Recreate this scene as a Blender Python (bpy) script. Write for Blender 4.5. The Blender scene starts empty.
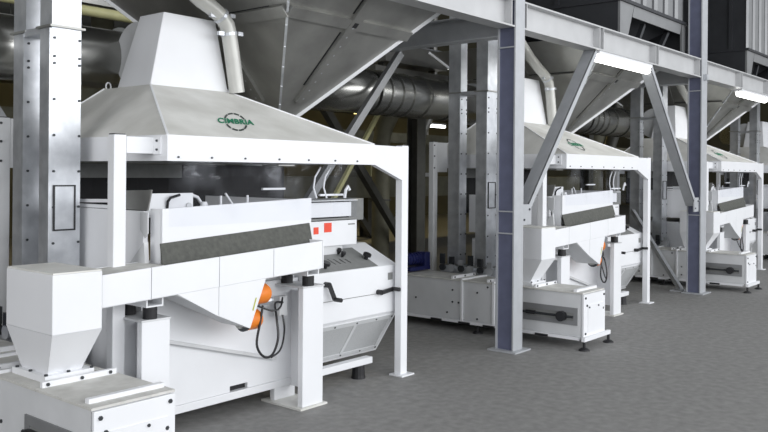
import bpy, bmesh, math, random
from mathutils import Vector, Matrix
random.seed(7)
scene = bpy.context.scene
col = scene.collection

# ------------------------------------------------------------------ camera
cam_data = bpy.data.cameras.new('camera')
cam = bpy.data.objects.new('camera', cam_data)
col.objects.link(cam)
cam_data.sensor_width = 36.0
cam_data.lens = 826.43 * 36.0 / 768.0
cam_data.shift_y = -(216.0 - 172.41) / 768.0
cam_data.clip_start = 0.05
cam.matrix_world = (Matrix.Translation((0, 0, 1.7)) @ Matrix.Rotation(math.radians(39.793 - 90), 4, 'Z')
                    @ Matrix.Rotation(math.radians(90), 4, 'X') @ Matrix.Rotation(0.00839, 4, 'Z'))
scene.camera = cam

# ------------------------------------------------------------------ world + large lights + exposure
world = bpy.data.worlds.new('world')
scene.world = world
world.use_nodes = True
bg = world.node_tree.nodes['Background']
bg.inputs[0].default_value = (0.93, 0.96, 1.0, 1)
bg.inputs[1].default_value = 0.78

def area_light(name, loc, target, sx, sy, power, color=(1, 1, 1)):
    d = bpy.data.lights.new(name, 'AREA')
    d.shape = 'RECTANGLE'; d.size = sx; d.size_y = sy; d.energy = power; d.color = color
    o = bpy.data.objects.new(name, d)
    o.location = loc
    o.rotation_euler = (Vector(target) - Vector(loc)).to_track_quat('-Z', 'Y').to_euler()
    col.objects.link(o)
    return o
area_light('window_daylight', (9.0, -7.5, 4.2), (9.0, 4.0, 1.2), 26, 4.5, 1720, (0.97, 0.98, 1.0))
area_light('side_fill_light', (-7.0, 2.0, 3.6), (3.0, 4.5, 1.5), 7.0, 3.5, 330, (0.98, 0.98, 1.0))  # added fill for the left-facing sides; no window stands there
scene.view_settings.view_transform = 'Standard'
scene.view_settings.look = 'None'
scene.view_settings.exposure = 0.0
scene.view_settings.gamma = 1.0
scene.view_settings.use_curve_mapping = False

# ------------------------------------------------------------------ materials
def mat(name, color, rough=0.5, metal=0.0, vary=0.06, scale=6.0, bump=0.0, bscale=60.0, detail=4.0,
        color2=None, stretch=None, coat=0.0, emission=None, estr=0.0):
    m = bpy.data.materials.new(name); m.use_nodes = True
    nt = m.node_tree; b = nt.nodes['Principled BSDF']
    b.inputs['Roughness'].default_value = rough
    b.inputs['Metallic'].default_value = metal
    if coat: b.inputs['Coat Weight'].default_value = coat
    tc = nt.nodes.new('ShaderNodeTexCoord'); mp = nt.nodes.new('ShaderNodeMapping')
    nt.links.new(tc.outputs['Object'], mp.inputs['Vector'])
    if stretch: mp.inputs['Scale'].default_value = stretch
    nz = nt.nodes.new('ShaderNodeTexNoise')
    nz.inputs['Scale'].default_value = scale; nz.inputs['Detail'].default_value = detail
    nt.links.new(mp.outputs['Vector'], nz.inputs['Vector'])
    rp = nt.nodes.new('ShaderNodeValToRGB')
    c2 = color2 if color2 else tuple(min(1, c * (1 + vary)) for c in color)
    c1 = color if color2 else tuple(c * (1 - vary) for c in color)
    rp.color_ramp.elements[0].position = 0.3; rp.color_ramp.elements[1].position = 0.7
    rp.color_ramp.elements[0].color = (*c1, 1); rp.color_ramp.elements[1].color = (*c2, 1)
    nt.links.new(nz.outputs['Fac'], rp.inputs['Fac'])
    nt.links.new(rp.outputs['Color'], b.inputs['Base Color'])
    if bump:
        n2 = nt.nodes.new('ShaderNodeTexNoise'); n2.inputs['Scale'].default_value = bscale
        n2.inputs['Detail'].default_value = 6
        nt.links.new(mp.outputs['Vector'], n2.inputs['Vector'])
        bp = nt.nodes.new('ShaderNodeBump'); bp.inputs['Strength'].default_value = bump
        bp.inputs['Distance'].default_value = 0.01
        nt.links.new(n2.outputs['Fac'], bp.inputs['Height'])
        nt.links.new(bp.outputs['Normal'], b.inputs['Normal'])
    if emission:
        b.inputs['Emission Color'].default_value = (*emission, 1)
        b.inputs['Emission Strength'].default_value = estr
    return m

M = {}
M['white'] = mat('white_paint', (0.80, 0.81, 0.83), 0.42, vary=0.02, scale=3)
M['cream'] = mat('dusty_white_paint', (0.62, 0.615, 0.575), 0.55, color2=(0.80, 0.80, 0.765), scale=3.2, detail=9)
M['dusty'] = mat('dust_covered_lid', (0.50, 0.495, 0.465), 0.75, color2=(0.66, 0.655, 0.625), scale=9, detail=8)
M['lightgrey'] = mat('light_grey_paint', (0.62, 0.63, 0.64), 0.5, vary=0.04)
M['galv'] = mat('galvanised_sheet', (0.50, 0.52, 0.55), 0.38, 0.65, color2=(0.68, 0.70, 0.73), scale=9, detail=8)
M['steel'] = mat('dull_steel_sheet', (0.30, 0.30, 0.285), 0.42, 0.75, color2=(0.42, 0.42, 0.40), scale=3, detail=7)
M['duct'] = mat('shiny_duct_steel', (0.36, 0.36, 0.34), 0.26, 0.95, vary=0.15, scale=2)
M['frame'] = mat('grey_blue_steel_paint', (0.43, 0.445, 0.465), 0.45, 0.15, vary=0.06, scale=8, detail=8)
M['webshade'] = mat('shaded_web_steel', (0.115, 0.125, 0.19), 0.45, 0.1, vary=0.10, scale=8, detail=8)  # column web: the shade of the recess is put into this darker, bluer colour
M['beam'] = mat('pale_grey_beam_paint', (0.50, 0.505, 0.51), 0.45, 0.1, vary=0.05, scale=5)
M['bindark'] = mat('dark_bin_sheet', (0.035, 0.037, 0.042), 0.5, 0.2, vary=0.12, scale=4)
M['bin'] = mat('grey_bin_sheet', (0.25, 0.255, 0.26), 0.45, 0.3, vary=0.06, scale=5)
M['darkframe'] = mat('dark_steel_frame', (0.085, 0.085, 0.075), 0.5, 0.3, vary=0.2, scale=5)
M['olive'] = mat('olive_grey_steel', (0.15, 0.145, 0.10), 0.6, 0.1, vary=0.2, scale=4)
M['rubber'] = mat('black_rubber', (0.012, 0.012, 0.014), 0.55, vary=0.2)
M['curtain'] = mat('black_dark_space_sheet', (0.010, 0.010, 0.012), 0.7, vary=0.2)  # not a real curtain: for the added sheet that stands in for darkness behind the hood
M['apron'] = mat('dark_grey_apron_cloth', (0.075, 0.078, 0.070), 0.8, color2=(0.11, 0.112, 0.10), scale=30, detail=8, bump=0.3, bscale=200)
M['black'] = mat('black_plastic', (0.015, 0.015, 0.017), 0.35, vary=0.1)
M['orange'] = mat('orange_paint', (0.80, 0.22, 0.02), 0.45, vary=0.05)
M['red'] = mat('red_sticker', (0.80, 0.07, 0.03), 0.5, vary=0.03)
M['green'] = mat('green_lettering', (0.01, 0.22, 0.11), 0.5, vary=0.03)
M['darkring'] = mat('dark_green_grey_print', (0.05, 0.065, 0.06), 0.5, vary=0.05)
M['panelgrey'] = mat('grey_control_panel', (0.22, 0.225, 0.22), 0.5, vary=0.08, scale=20)
M['window'] = mat('grey_perforated_window', (0.42, 0.43, 0.435), 0.6, color2=(0.50, 0.51, 0.515), scale=120, detail=2)
M['blue'] = mat('blue_motor_paint', (0.012, 0.016, 0.085), 0.4, vary=0.1)
M['yellow'] = mat('pale_yellow_pipe_paint', (0.62, 0.60, 0.32), 0.4, vary=0.08)
M['ochre'] = mat('ochre_dust', (0.20, 0.16, 0.03), 0.8, vary=0.25, scale=6)
M['pipe'] = mat('pale_grey_pipe_paint', (0.50, 0.50, 0.47), 0.4, 0.2, vary=0.05)
M['bolt'] = mat('dark_bolt', (0.06, 0.065, 0.07), 0.4, 0.6, vary=0.1)
M['tube'] = mat('lamp_tube', (0.9, 0.9, 0.9), 0.4, emission=(1.0, 0.99, 0.95), estr=6.0, vary=0.0)
M['yelstick'] = mat('yellow_green_sticker', (0.45, 0.47, 0.06), 0.5, vary=0.03)
M['floor'] = mat('worn_concrete', (0.195, 0.194, 0.188), 0.65, color2=(0.275, 0.272, 0.264), scale=14.0, detail=15, bump=0.35, bscale=140)
M['wall'] = mat('dim_olive_wall', (0.07, 0.065, 0.04), 0.8, color2=(0.12, 0.11, 0.065), scale=0.8, detail=8)
M['ceil'] = mat('dark_ceiling', (0.06, 0.06, 0.055), 0.9, vary=0.1)

def vinyl():
    m = bpy.data.materials.new('clear_vinyl'); m.use_nodes = True
    nt = m.node_tree; nt.nodes.clear()
    out = nt.nodes.new('ShaderNodeOutputMaterial'); mix = nt.nodes.new('ShaderNodeMixShader')
    tr = nt.nodes.new('ShaderNodeBsdfTransparent'); gl = nt.nodes.new('ShaderNodeBsdfGlossy')
    tr.inputs[0].default_value = (0.965, 0.97, 0.985, 1)
    gl.inputs['Color'].default_value = (0.8, 0.82, 0.88, 1); gl.inputs['Roughness'].default_value = 0.10
    nz = nt.nodes.new('ShaderNodeTexNoise'); nz.inputs['Scale'].default_value = 2.2; nz.inputs['Detail'].default_value = 3
    tc = nt.nodes.new('ShaderNodeTexCoord'); nt.links.new(tc.outputs['Object'], nz.inputs['Vector'])
    rp = nt.nodes.new('ShaderNodeMapRange'); rp.inputs[1].default_value = 0.52; rp.inputs[2].default_value = 0.72
    rp.inputs[3].default_value = 0.012; rp.inputs[4].default_value = 0.16
    nt.links.new(nz.outputs['Fac'], rp.inputs[0]); nt.links.new(rp.outputs[0], mix.inputs[0])
    bp = nt.nodes.new('ShaderNodeBump'); bp.inputs['Strength'].default_value = 0.25; bp.inputs['Distance'].default_value = 0.05
    nt.links.new(nz.outputs['Fac'], bp.inputs['Height']); nt.links.new(bp.outputs['Normal'], gl.inputs['Normal'])
    nt.links.new(tr.outputs[0], mix.inputs[1]); nt.links.new(gl.outputs[0], mix.inputs[2])
    nt.links.new(mix.outputs[0], out.inputs[0])
    return m
M['vinyl'] = vinyl()

# ------------------------------------------------------------------ mesh helpers
class MB:
    def __init__(s): s.bm = bmesh.new()
    def hexa(s, p):       # 8 points: bottom loop 0-3, top loop 4-7
        v = [s.bm.verts.new(q) for q in p]
        for f in ((0,3,2,1),(4,5,6,7),(0,1,5,4),(1,2,6,5),(2,3,7,6),(3,0,4,7)):
            s.bm.faces.new([v[i] for i in f])
        return s
    def box(s, x0, x1, y0, y1, z0, z1):
        return s.hexa([(x0,y0,z0),(x1,y0,z0),(x1,y1,z0),(x0,y1,z0),(x0,y0,z1),(x1,y0,z1),(x1,y1,z1),(x0,y1,z1)])
    def frustum(s, b, zb, t, zt):   # b,t = (x0,x1,y0,y1)
        return s.hexa([(b[0],b[2],zb),(b[1],b[2],zb),(b[1],b[3],zb),(b[0],b[3],zb),
                       (t[0],t[2],zt),(t[1],t[2],zt),(t[1],t[3],zt),(t[0],t[3],zt)])
    def prism(s, poly, vec):
        vec = Vector(vec); n = len(poly)
        a = [s.bm.verts.new(Vector(p)) for p in poly]; b = [s.bm.verts.new(Vector(p) + vec) for p in poly]
        s.bm.faces.new(a); s.bm.faces.new(b[::-1])
        for i in range(n): s.bm.faces.new((a[i], b[i], b[(i+1) % n], a[(i+1) % n]))
        return s
    def bar(s, p0, p1, w, h, up=(0,0,1)):     # oriented box between two points
        p0, p1 = Vector(p0), Vector(p1); d = (p1 - p0).normalized()
        u = Vector(up); r = d.cross(u)
        if r.length < 1e-4: r = d.cross(Vector((1,0,0)))
        r.normalize(); u = r.cross(d)
        r *= w / 2; u *= h / 2
        return s.hexa([p0-r-u, p0+r-u, p0+r+u, p0-r+u, p1-r-u, p1+r-u, p1+r+u, p1-r+u])
    def tube(s, pts, r, n=12, caps=True):
        pts = [Vector(p) for p in pts]; rings = []
        rr = r if isinstance(r, (list, tuple)) else [r] * len(pts)
        ref = None
        for i, p in enumerate(pts):
            if i == 0: d = pts[1] - p
            elif i == len(pts) - 1: d = p - pts[i-1]
            else: d = (pts[i+1] - p).normalized() + (p - pts[i-1]).normalized()
            d.normalize()
            if ref is None:
                ref = d.cross(Vector((0,0,1)))
                if ref.length < 1e-3: ref = d.cross(Vector((1,0,0)))
            a = (ref - d * ref.dot(d)).normalized(); ref = a; b = d.cross(a)
            rings.append([s.bm.verts.new(p + (a*math.cos(t) + b*math.sin(t)) * rr[i]) for t in [2*math.pi*k/n for k in range(n)]])
        for a, b in zip(rings, rings[1:]):
            for k in range(n): s.bm.faces.new((a[k], a[(k+1)%n], b[(k+1)%n], b[k]))
        if caps: s.bm.faces.new(rings[0][::-1]); s.bm.faces.new(rings[-1])
        return s
    def bolt(s, p, ax, r=0.009, h=0.008):
        ax = Vector(ax); p = Vector(p)
        return s.tube([p, p + ax * h], r, 6)
    def build(s, name, m, parent=None, smooth=False, bevel=0.0, loc=None):
        bmesh.ops.recalc_face_normals(s.bm, faces=s.bm.faces[:])
        me = bpy.data.meshes.new(name); s.bm.to_mesh(me); s.bm.free()
        me.materials.append(M[m] if isinstance(m, str) else m)
        if smooth:
            for p in me.polygons: p.use_smooth = True
            me.set_sharp_from_angle(angle=math.radians(35))
        o = bpy.data.objects.new(name, me); col.objects.link(o)
        if parent: o.parent = parent
        if loc: o.location = loc
        if bevel:
            b = o.modifiers.new('bevel', 'BEVEL'); b.width = bevel; b.segments = 2; b.limit_method = 'ANGLE'
        return o

def tag(o, label, cat, group=None, kind=None):
    if label: o['label'] = label
    if cat: o['category'] = cat
    if group: o['group'] = group
    if kind: o['kind'] = kind
    return o
def empty(name, loc=(0, 0, 0)):
    o = bpy.data.objects.new(name, None); o.location = loc; o.empty_display_size = 0.2
    col.objects.link(o); return o
def copy_tree(o, parent=None):
    c = o.copy(); col.objects.link(c); c.parent = parent
    for ch in list(o.children): copy_tree(ch, c)
    return c
def stuff(o): o['kind'] = 'stuff'; return o

# ------------------------------------------------------------------ the hall
P = 5.2067                    # spacing of the machines along x
OX, OY = 3.044, 4.266         # first machine's hood corner on the floor
def struct(o, label): o['kind'] = 'structure'; o['label'] = label; return o
struct(MB().box(-8, 44, -9, 20, -0.2, 0.0).build('floor', 'floor'), 'worn grey concrete factory floor')
struct(MB().box(-8, 44, 20, 20.2, 0, 9).build('wall_back', 'wall'), 'dim olive back wall of the hall')
struct(MB().box(-8.2, -8, 6, 20, 0, 9).build('wall_left', 'wall'), 'dim olive side wall of the hall')
struct(MB().box(44, 44.2, -9, 20, 0, 9).build('wall_right', 'wall'), 'dim olive far end wall of the hall')
struct(MB().box(-8.2, 44.2, 1.0, 20.2, 9, 9.2).build('ceiling', 'ceil'), 'dark ceiling high above the bins')

# ------------------------------------------------------------------ steel frame
def steel_column(x, label, w=0.17):          # x = left edge of flange
    t = empty('steel_column', (x, 4.065, 0))
    d, f = 0.20, 0.016
    MB().box(0, w, 0, f, 0.0, 6.5).build('flange', 'frame', t)
    MB().box(0, w, d - f, d, 0.0, 6.5).build('flange', 'frame', t)
    MB().box(0.022, 0.034, f, d - f, 0.0, 6.5).build('web', 'webshade', t)
    for z in (1.12, 1.33, 2.9, 3.1, 3.35):
        MB().box(0.002, 0.022, f, d - f, z, z + 0.012).build('stiffener', 'frame', t)
    MB().box(-0.06, w + 0.06, -0.06, d + 0.05, 0.0, 0.014).build('base_plate', 'frame', t)
    tag(t, label, 'column', 'steel columns along the aisle')
    return t
steel_column(6.814, 'grey-blue steel column in front of the second white machine, conveyor passing behind it')
cB = steel_column(11.94, 'grey-blue steel column farther right, in front of the third white machine', 0.225)
MB().box(0.06, 0.15, -0.05, -0.002, 3.06, 3.14).build('clamp_box', 'galv', cB)

def i_beam(name, x0, x1, label, group):
    t = empty(name, (x0, 4.12, 3.09))
    L = x1 - x0
    MB().box(0, L, -0.05, 0.13, 0, 0.016).build('bottom_flange', 'beam', t)
    MB().box(0, L, -0.05, 0.13, 0.254, 0.27).build('top_flange', 'beam', t)
    MB().box(0, L, 0.034, 0.046, 0.016, 0.254).build('web', 'beam', t)
    n = max(2, int(L / 1.55))
    for i in range(n + 1):
        x = 0.05 + (L - 0.1) * i / n
        MB().box(x - 0.006, x + 0.006, -0.046, 0.034, 0.016, 0.254).build('stiffener', 'beam', t)
        if 0 < i < n: MB().box(x + 0.09, x + 0.102, -0.046, 0.034, 0.016, 0.254).build('stiffener', 'beam', t)
    tag(t, label, 'beam', group)
    return t
g = 'overhead beams along the aisle'
i_beam('overhead_beam', 1.76, 6.81, 'pale grey overhead beam running left from the nearer blue-grey column', g)
i_beam('overhead_beam', 6.99, 11.935, 'pale grey overhead beam spanning between the two blue-grey columns', g)
i_beam('overhead_beam', 12.17, 20.0, 'pale grey overhead beam right of the farther blue-grey column', g)

def cross_beam(x, label):
    t = empty('cross_beam', (x, 4.27, 3.02))
    MB().box(-0.08, 0.08, 0, 9, 0, 0.014).build('bottom_flange', 'frame', t)
    MB().box(-0.08, 0.08, 0, 9, 0.226, 0.24).build('top_flange', 'frame', t)
    MB().box(-0.006, 0.006, 0, 9, 0.014, 0.226).build('web', 'frame', t)
    tag(t, label, 'beam', 'cross beams running back from the columns')
cross_beam(6.915, 'blue-grey cross beam running back from the nearer column')
cross_beam(12.06, 'blue-grey cross beam running back from the farther column')

def knee_brace(p0, p1, label):
    t = empty('knee_brace', p0)
    p0 = Vector(p0); d = Vector(p1) - p0
    n = Vector((0, -1, 0)); side = d.normalized().cross(n)
    a = side * 0.034
    MB().prism([a, -a, d - a, d + a], (0, 0.012, 0)).build('front_leg', 'frame', t)
    sgn = 1 if d.x > 0 else -1
    e = -a if (-a).x * 1 < a.x else a
    MB().prism([e, e + Vector((0.012 * (1 if e.x < 0 else -1), 0, 0)), d + e + Vector((0.012 * (1 if e.x < 0 else -1), 0, 0)), d + e], (0, 0.14, 0)).build('side_leg', 'frame', t)
    MB().box(-0.09, 0.09, -0.006, 0.012, -0.1, 0.1).build('gusset', 'frame', t)
    b = MB()
    for k in (-0.05, 0.05): b.bolt((k, -0.006, k), (0, -1, 0), 0.012)
    stuff(b.build('bolts', 'bolt', t))
    tag(t, label, 'brace', 'knee braces between the columns')
knee_brace((7.10, 4.10, 1.30), (8.62, 4.10, 3.07), 'diagonal steel brace rising right from the nearer column to the overhead beam')
knee_brace((11.85, 4.10, 1.28), (10.19, 4.10, 3.07), 'diagonal steel brace rising left from the farther column to the overhead beam')
t = empty('floor_brace', (12.10, 4.42, 0.02))
MB().bar((0, 0, 0), (0.80, 1.09, 1.10), 0.10, 0.012, up=(1, -1, 0.2)).build('flat_leg', 'galv', t)
MB().bar((0.05, 0.0, 0), (0.85, 1.09, 1.10), 0.012, 0.09, up=(1, -1, 0.2)).build('upright_leg', 'frame', t)
MB().box(-0.12, 0.1, -0.06, 0.1, -0.02, -0.005).build('foot_plate', 'frame', t)
tag(t, 'galvanised diagonal brace reaching the floor behind the farther column', 'brace')

# ================================================================== machine things (built once, local to hood corner)
things = {}     # name -> (root, local offset)
def root_at(name, lx, ly, lz=0.0):
    r = empty(name, (OX + lx, OY + ly, lz)); things[name] = r; r['_l'] = (lx, ly, lz); return r
class Loc:       # MB whose points are given in machine coordinates, stored relative to a root
    pass
def LB(root):
    m = MB(); m.off = Vector(root['_l']); return m
def fin(m, name, mt, root, parent=None, smooth=False, bevel=0.0):
    bmesh.ops.translate(m.bm, verts=m.bm.verts[:], vec=-m.off)
    return m.build(name, mt, parent or root, smooth, bevel)

# ---------------------------------------------------------------- extraction hood
HW, HD = 1.96, 1.84
CB = (0.50, 1.225, 0.916, 1.346); ZB = 2.33
RT = (0.50, 1.225, 0.916, 1.52)
CT = (0.665, 1.15, 0.99, 1.30); ZT = 2.895
R = root_at('extraction_hood', 0.98, 0.0)
base = [(0, 0), (HW, 0), (HW, HD), (0, HD)]
top = [(RT[0], RT[2]), (RT[1], RT[2]), (RT[1], RT[3]), (RT[0], RT[3])]
for i in range(4):
    j = (i + 1) % 4
    a, b, c, d = (*base[i], 1.92), (*base[j], 1.92), (*top[j], ZB), (*top[i], ZB)
    n = (Vector(b) - Vector(a)).cross(Vector(d) - Vector(a)).normalized()
    fin(LB(R).prism([a, b, c, d], n * -0.008), 'hood_panel', 'cream', R)
fin(LB(R).box(RT[0], RT[1], RT[2], RT[3], ZB - 0.010, ZB - 0.002), 'hood_panel', 'cream', R)
th = 0.008
for nm, bx in (('front', (0, HW, 0, th)), ('back', (0, HW, HD - th, HD)), ('l', (0, th, th, HD - th)), ('r', (HW - th, HW, th, HD - th))):
    fin(LB(R).box(*bx, 1.76, 1.922), 'hood_skirt', 'white', R)
ch = fin(LB(R).frustum(CB, ZB - 0.004, CT, ZT), 'chimney', 'white', R, bevel=0.006)
# round take-off at the back of the chimney
fin(LB(R).tube([(0.67, 1.36, 2.60), (1.20, 1.36, 2.60)], 0.245, 32), 'take_off_drum', 'lightgrey', R, smooth=True)
fin(LB(R).tube([(0.66, 1.36, 2.60), (0.68, 1.36, 2.60)], 0.258, 32), 'drum_flange', 'lightgrey', R, smooth=True)
fin(LB(R).tube([(1.02, 1.40, 2.60), (1.00, 1.60, 2.60), (0.92, 1.74, 2.60), (0.79, 1.785, 2.60)], 0.20, 24), 'take_off_elbow', 'duct', R, smooth=True)
# seams on the edges of the roof
for i in range(4):
    a, c = Vector((*base[i], 1.922)), Vector((*top[i], ZB + 0.002))
    fin(LB(R).bar(a, c, 0.014, 0.010), 'roof_seam', 'white', R)
# posts
def hood_post(x0, x1, y0, y1, ztop):
    p = fin(LB(R).box(x0, x1, y0, y1, 0.012, ztop), 'post', 'white', R, bevel=0.005)
    fin(LB(R).box(x0 - 0.03, x1 + 0.05, y0 - 0.04, y1 + 0.03, 0, 0.012), 'base_plate', 'white', R, p)
    fin(LB(R).box(x0 + 0.005, x1 - 0.005, y0 + 0.005, y1 - 0.005, ztop, ztop + 0.006), 'end_cap', 'black', R, p)
    return p
hood_post(-0.285, -0.20, 0.13, 0.20, 1.915)
hood_post(2.352, 2.437, 0.03, 0.10, 1.925)
rp_ = hood_post(-0.285, -0.20, 1.60, 1.67, 2.07)
hood_post(2.352, 2.437, 1.62, 1.69, 1.925)
fin(LB(R).box(-0.20, -0.002, 0.128, 0.20, 1.805, 1.905), 'bracket_arm', 'white', R)
fin(LB(R).box(-0.012, 0.0, 0.06, 0.30, 1.80, 1.91), 'bracket_flange', 'white', R)
fin(LB(R).box(-0.20, -0.002, 1.60, 1.67, 1.71, 2.065), 'bracket_arm', 'lightgrey', R)
rp_.data.materials[0] = M['lightgrey']
fin(LB(R).prism([(1.96, 0.03, 1.76), (2.0, 0.03, 1.76), (2.352, 0.03, 1.635), (2.352, 0.03, 1.915), (1.96, 0.03, 1.92)], (0, 0.05, 0)), 'gusset_bracket', 'white', R)
fin(LB(R).prism([(1.96, 1.60, 1.76), (2.0, 1.60, 1.76), (2.352, 1.60, 1.635), (2.352, 1.60, 1.915), (1.96, 1.60, 1.92)], (0, 0.05, 0)), 'gusset_bracket', 'white', R)
# clear curtain, then the added dark sheet at the rear
m = LB(R)
n = 40; prev = None
pts = [(0.03 + 1.74 * i / n, 0.022 + 0.008 * math.sin(i * 0.55) + 0.005 * math.sin(i * 1.7)) for i in range(n + 1)]
pts += [(1.79 + 0.1 * i / 6, 0.03 + 0.7 * i / 6) for i in range(1, 7)]
vt = [(m.bm.verts.new((x, y, 1.775)), m.bm.verts.new((x, y, 1.35))) for x, y in pts]
for a, b in zip(vt, vt[1:]): m.bm.faces.new((a[0], b[0], b[1], a[1]))
fin(m, 'clear_curtain', 'vinyl', R, smooth=True)['label'] = 'clear plastic curtain with reflections'
m = LB(R)
n = 24
pts = [(0.02 + 2.44 * i / n, 1.575 + 0.010 * math.sin(i * 1.3)) for i in range(n + 1)]
m.prism([(x, y, 1.20) for x, y in pts] + [(x, y + 0.01, 1.20) for x, y in reversed(pts)], (0, 0, 0.555))
fin(m, 'rear_dark_sheet', 'curtain', R)['label'] = 'added black sheet standing in for the dark space behind'  # black sheet added where only the dark rear space shows
fin(LB(R).box(0.01, 1.25, 1.545, 1.558, 1.64, 1.755), 'rear_valance', 'panelgrey', R)
for xe, ye in ((0.52, 1.50), (1.205, 1.50)):
    z = ZB - 0.03
    m = LB(R); k = [(xe + 0.022 * math.cos(a), ye, z + 0.05 + 0.03 * math.sin(a)) for a in [2 * math.pi * q / 10 for q in range(11)]]
    m.tube(k, 0.006, 6); fin(m, 'lifting_eye', 'white', R)
m = LB(R)
for x in (0.08, 0.34, 0.62, 0.93, 1.22, 1.50, 1.75): m.bolt((x, 0, 1.785), (0, -1, 0), 0.007)
for z in (1.76, 1.90, 2.03): m.bolt((-0.27, 1.60, z), (0, -1, 0), 0.010)
for y, z in ((0.09, 1.83), (0.09, 1.885), (0.27, 1.83)): m.bolt((-0.012, y, z), (-1, 0, 0), 0.008)
stuff(fin(m, 'bolts', 'bolt', R))
# emblem on the front slope
EK = 0.62
sl = Vector((0, 0.916, ZB - 1.92)).normalized(); nn = Vector((1, 0, 0)).cross(sl).normalized()
E0 = Vector((0.775, 0.285, 1.92 + 0.285 * (ZB - 1.92) / 0.916)) + nn * 0.003
ev = (sl + Vector((EK, 0, 0))) * 1.8
for k in range(10):
    if k in (0, 5): continue
    a0 = 2 * math.pi * (k - 0.40) / 10; a1 = 2 * math.pi * (k + 0.40) / 10
    ri = []
    for rr_ in (.087, .102):
        us = [a0 + (a1 - a0) * q / 4 for q in range(5)]
        if rr_ > .09: us = us[::-1]
        ri += [E0 + (Vector((1, 0, 0)) * math.cos(u) + ev * math.sin(u)) * rr_ for u in us]
    fin(LB(R).prism(ri, nn * 0.001), 'ring_dash', 'darkring', R)
# upright letter strokes lean a little, as on the sheet
cu = bpy.data.curves.new('txt', 'FONT'); cu.body = 'CIMBRIA'; cu.align_x = 'CENTER'; cu.align_y = 'CENTER'
cu.size = 0.072; cu.offset = 0.0022; cu.extrude = 0.0005; cu.space_character = 1.06
to = bpy.data.objects.new('txt', cu); col.objects.link(to)
me = bpy.data.meshes.new_from_object(to); bpy.data.objects.remove(to); me.name = 'emblem_lettering'
me.materials.clear(); me.materials.append(M['green'])
xs = [v.co.x for v in me.vertices]; sx = 0.325 / (max(xs) - min(xs))
for v in me.vertices:
    p = E0 + Vector((1, 0, 0)) * v.co.x * sx + (sl + Vector((EK, 0, 0))) * v.co.y * 1.9 + nn * (v.co.z + 0.001); v.co = p - Vector(R['_l'])
o = bpy.data.objects.new('emblem_lettering', me); col.objects.link(o); o.parent = R; o['label'] = 'green lettering CIMBRIA'

# ---------------------------------------------------------------- separator under the hood
R = root_at('gravity_separator', 0.9, 0.9)
o = fin(LB(R).box(-0.02, 1.352, 0.27, 1.22, 0.16, 0.93), 'body', 'white', R, bevel=0.006)
m = LB(R)                                         # front sheet with a slot
for bx in ((-0.02, 0.70, 0.16, 0.90), (0.86, 1.352, 0.16, 0.90), (0.70, 0.86, 0.20, 0.90)):
    m.box(bx[0], bx[1], 0.234, 0.262, bx[2], bx[3])
fin(m, 'front_sheet', 'white', R)
fin(LB(R).box(0.70, 0.86, 0.262, 0.268, 0.16, 0.20), 'slot', 'black', R)
fin(LB(R).bar((0.05, 0.215, 0.63), (1.10, 0.215, 0.335), 0.045, 0.022), 'sloping_ledge', 'lightgrey', R)
fin(LB(R).box(-0.05, 2.22, 0.225, 0.30, 0.105, 0.158), 'base_rail', 'white', R, bevel=0.004)
fin(LB(R).box(-0.05, 2.24, 1.16, 1.24, 0.105, 0.16), 'base_rail', 'white', R)
for x in (0.05, 2.08):
    for y in (0.26, 1.19): fin(LB(R).tube([(x, y, 0), (x, y, 0.03), (x, y, 0.105)], [0.06, 0.055, 0.05], 14), 'foot', 'rubber', R)
# deck housing: tilted tray (left low, right high)
def zt(x, a, b): return a + (b - a) * x / 1.25
fin(LB(R).hexa([(0.0, 0.045, 1.229), (1.30, 0.045, 1.302), (1.30, 0.06, 1.302), (0.0, 0.06, 1.229),
                (0.0, 0.045, 1.463), (1.30, 0.045, 1.508), (1.30, 0.06, 1.508), (0.0, 0.06, 1.463)]), 'front_panel', 'white', R, bevel=0.004)
fin(LB(R).hexa([(0.0, 0.062, 1.12), (0.02, 0.062, 1.12), (0.02, 0.17, 1.12), (0.0, 0.17, 1.12),
                (0.0, 0.062, 1.46), (0.02, 0.062, 1.46), (0.02, 0.17, 1.46), (0.0, 0.17, 1.46)]), 'side_cheek', 'white', R)
fin(LB(R).box(-0.045, -0.01, 0.18, 1.25, 1.00, 1.445), 'deck_side', 'white', R, bevel=0.004)
fin(LB(R).box(1.27, 1.30, 0.065, 1.25, 1.0, 1.495), 'deck_side', 'white', R)
fin(LB(R).hexa([(0.022, 0.07, 1.30), (1.26, 0.07, 1.36), (1.26, 1.25, 1.36), (-0.01, 1.25, 1.30),
                (0.022, 0.07, 1.32), (1.26, 0.07, 1.38), (1.26, 1.25, 1.38), (-0.01, 1.25, 1.32)]), 'deck', 'apron', R)
fin(LB(R).hexa([(-0.05, -0.05, 1.05), (1.24, -0.05, 1.10), (1.24, -0.035, 1.10), (-0.05, -0.035, 1.05),
                (-0.02, 0.035, 1.25), (1.27, 0.035, 1.325), (1.27, 0.043, 1.325), (-0.02, 0.043, 1.25)]), 'apron', 'apron', R)['label'] = 'dark grey cloth apron'
# bracket plates on the deck side
fin(LB(R).prism([(-0.047, 0.12, 1.44), (-0.047, 0.20, 1.44), (-0.047, 0.20, 1.33), (-0.047, 0.15, 1.28), (-0.047, 0.12, 1.31)], (-0.008, 0, 0)), 'hinge_plate', 'lightgrey', R)
fin(LB(R).prism([(-0.05, 0.12, 1.26), (-0.05, 0.36, 1.04), (-0.05, 0.10, 1.04)], (-0.03, 0, 0)), 'gusset', 'lightgrey', R)
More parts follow.
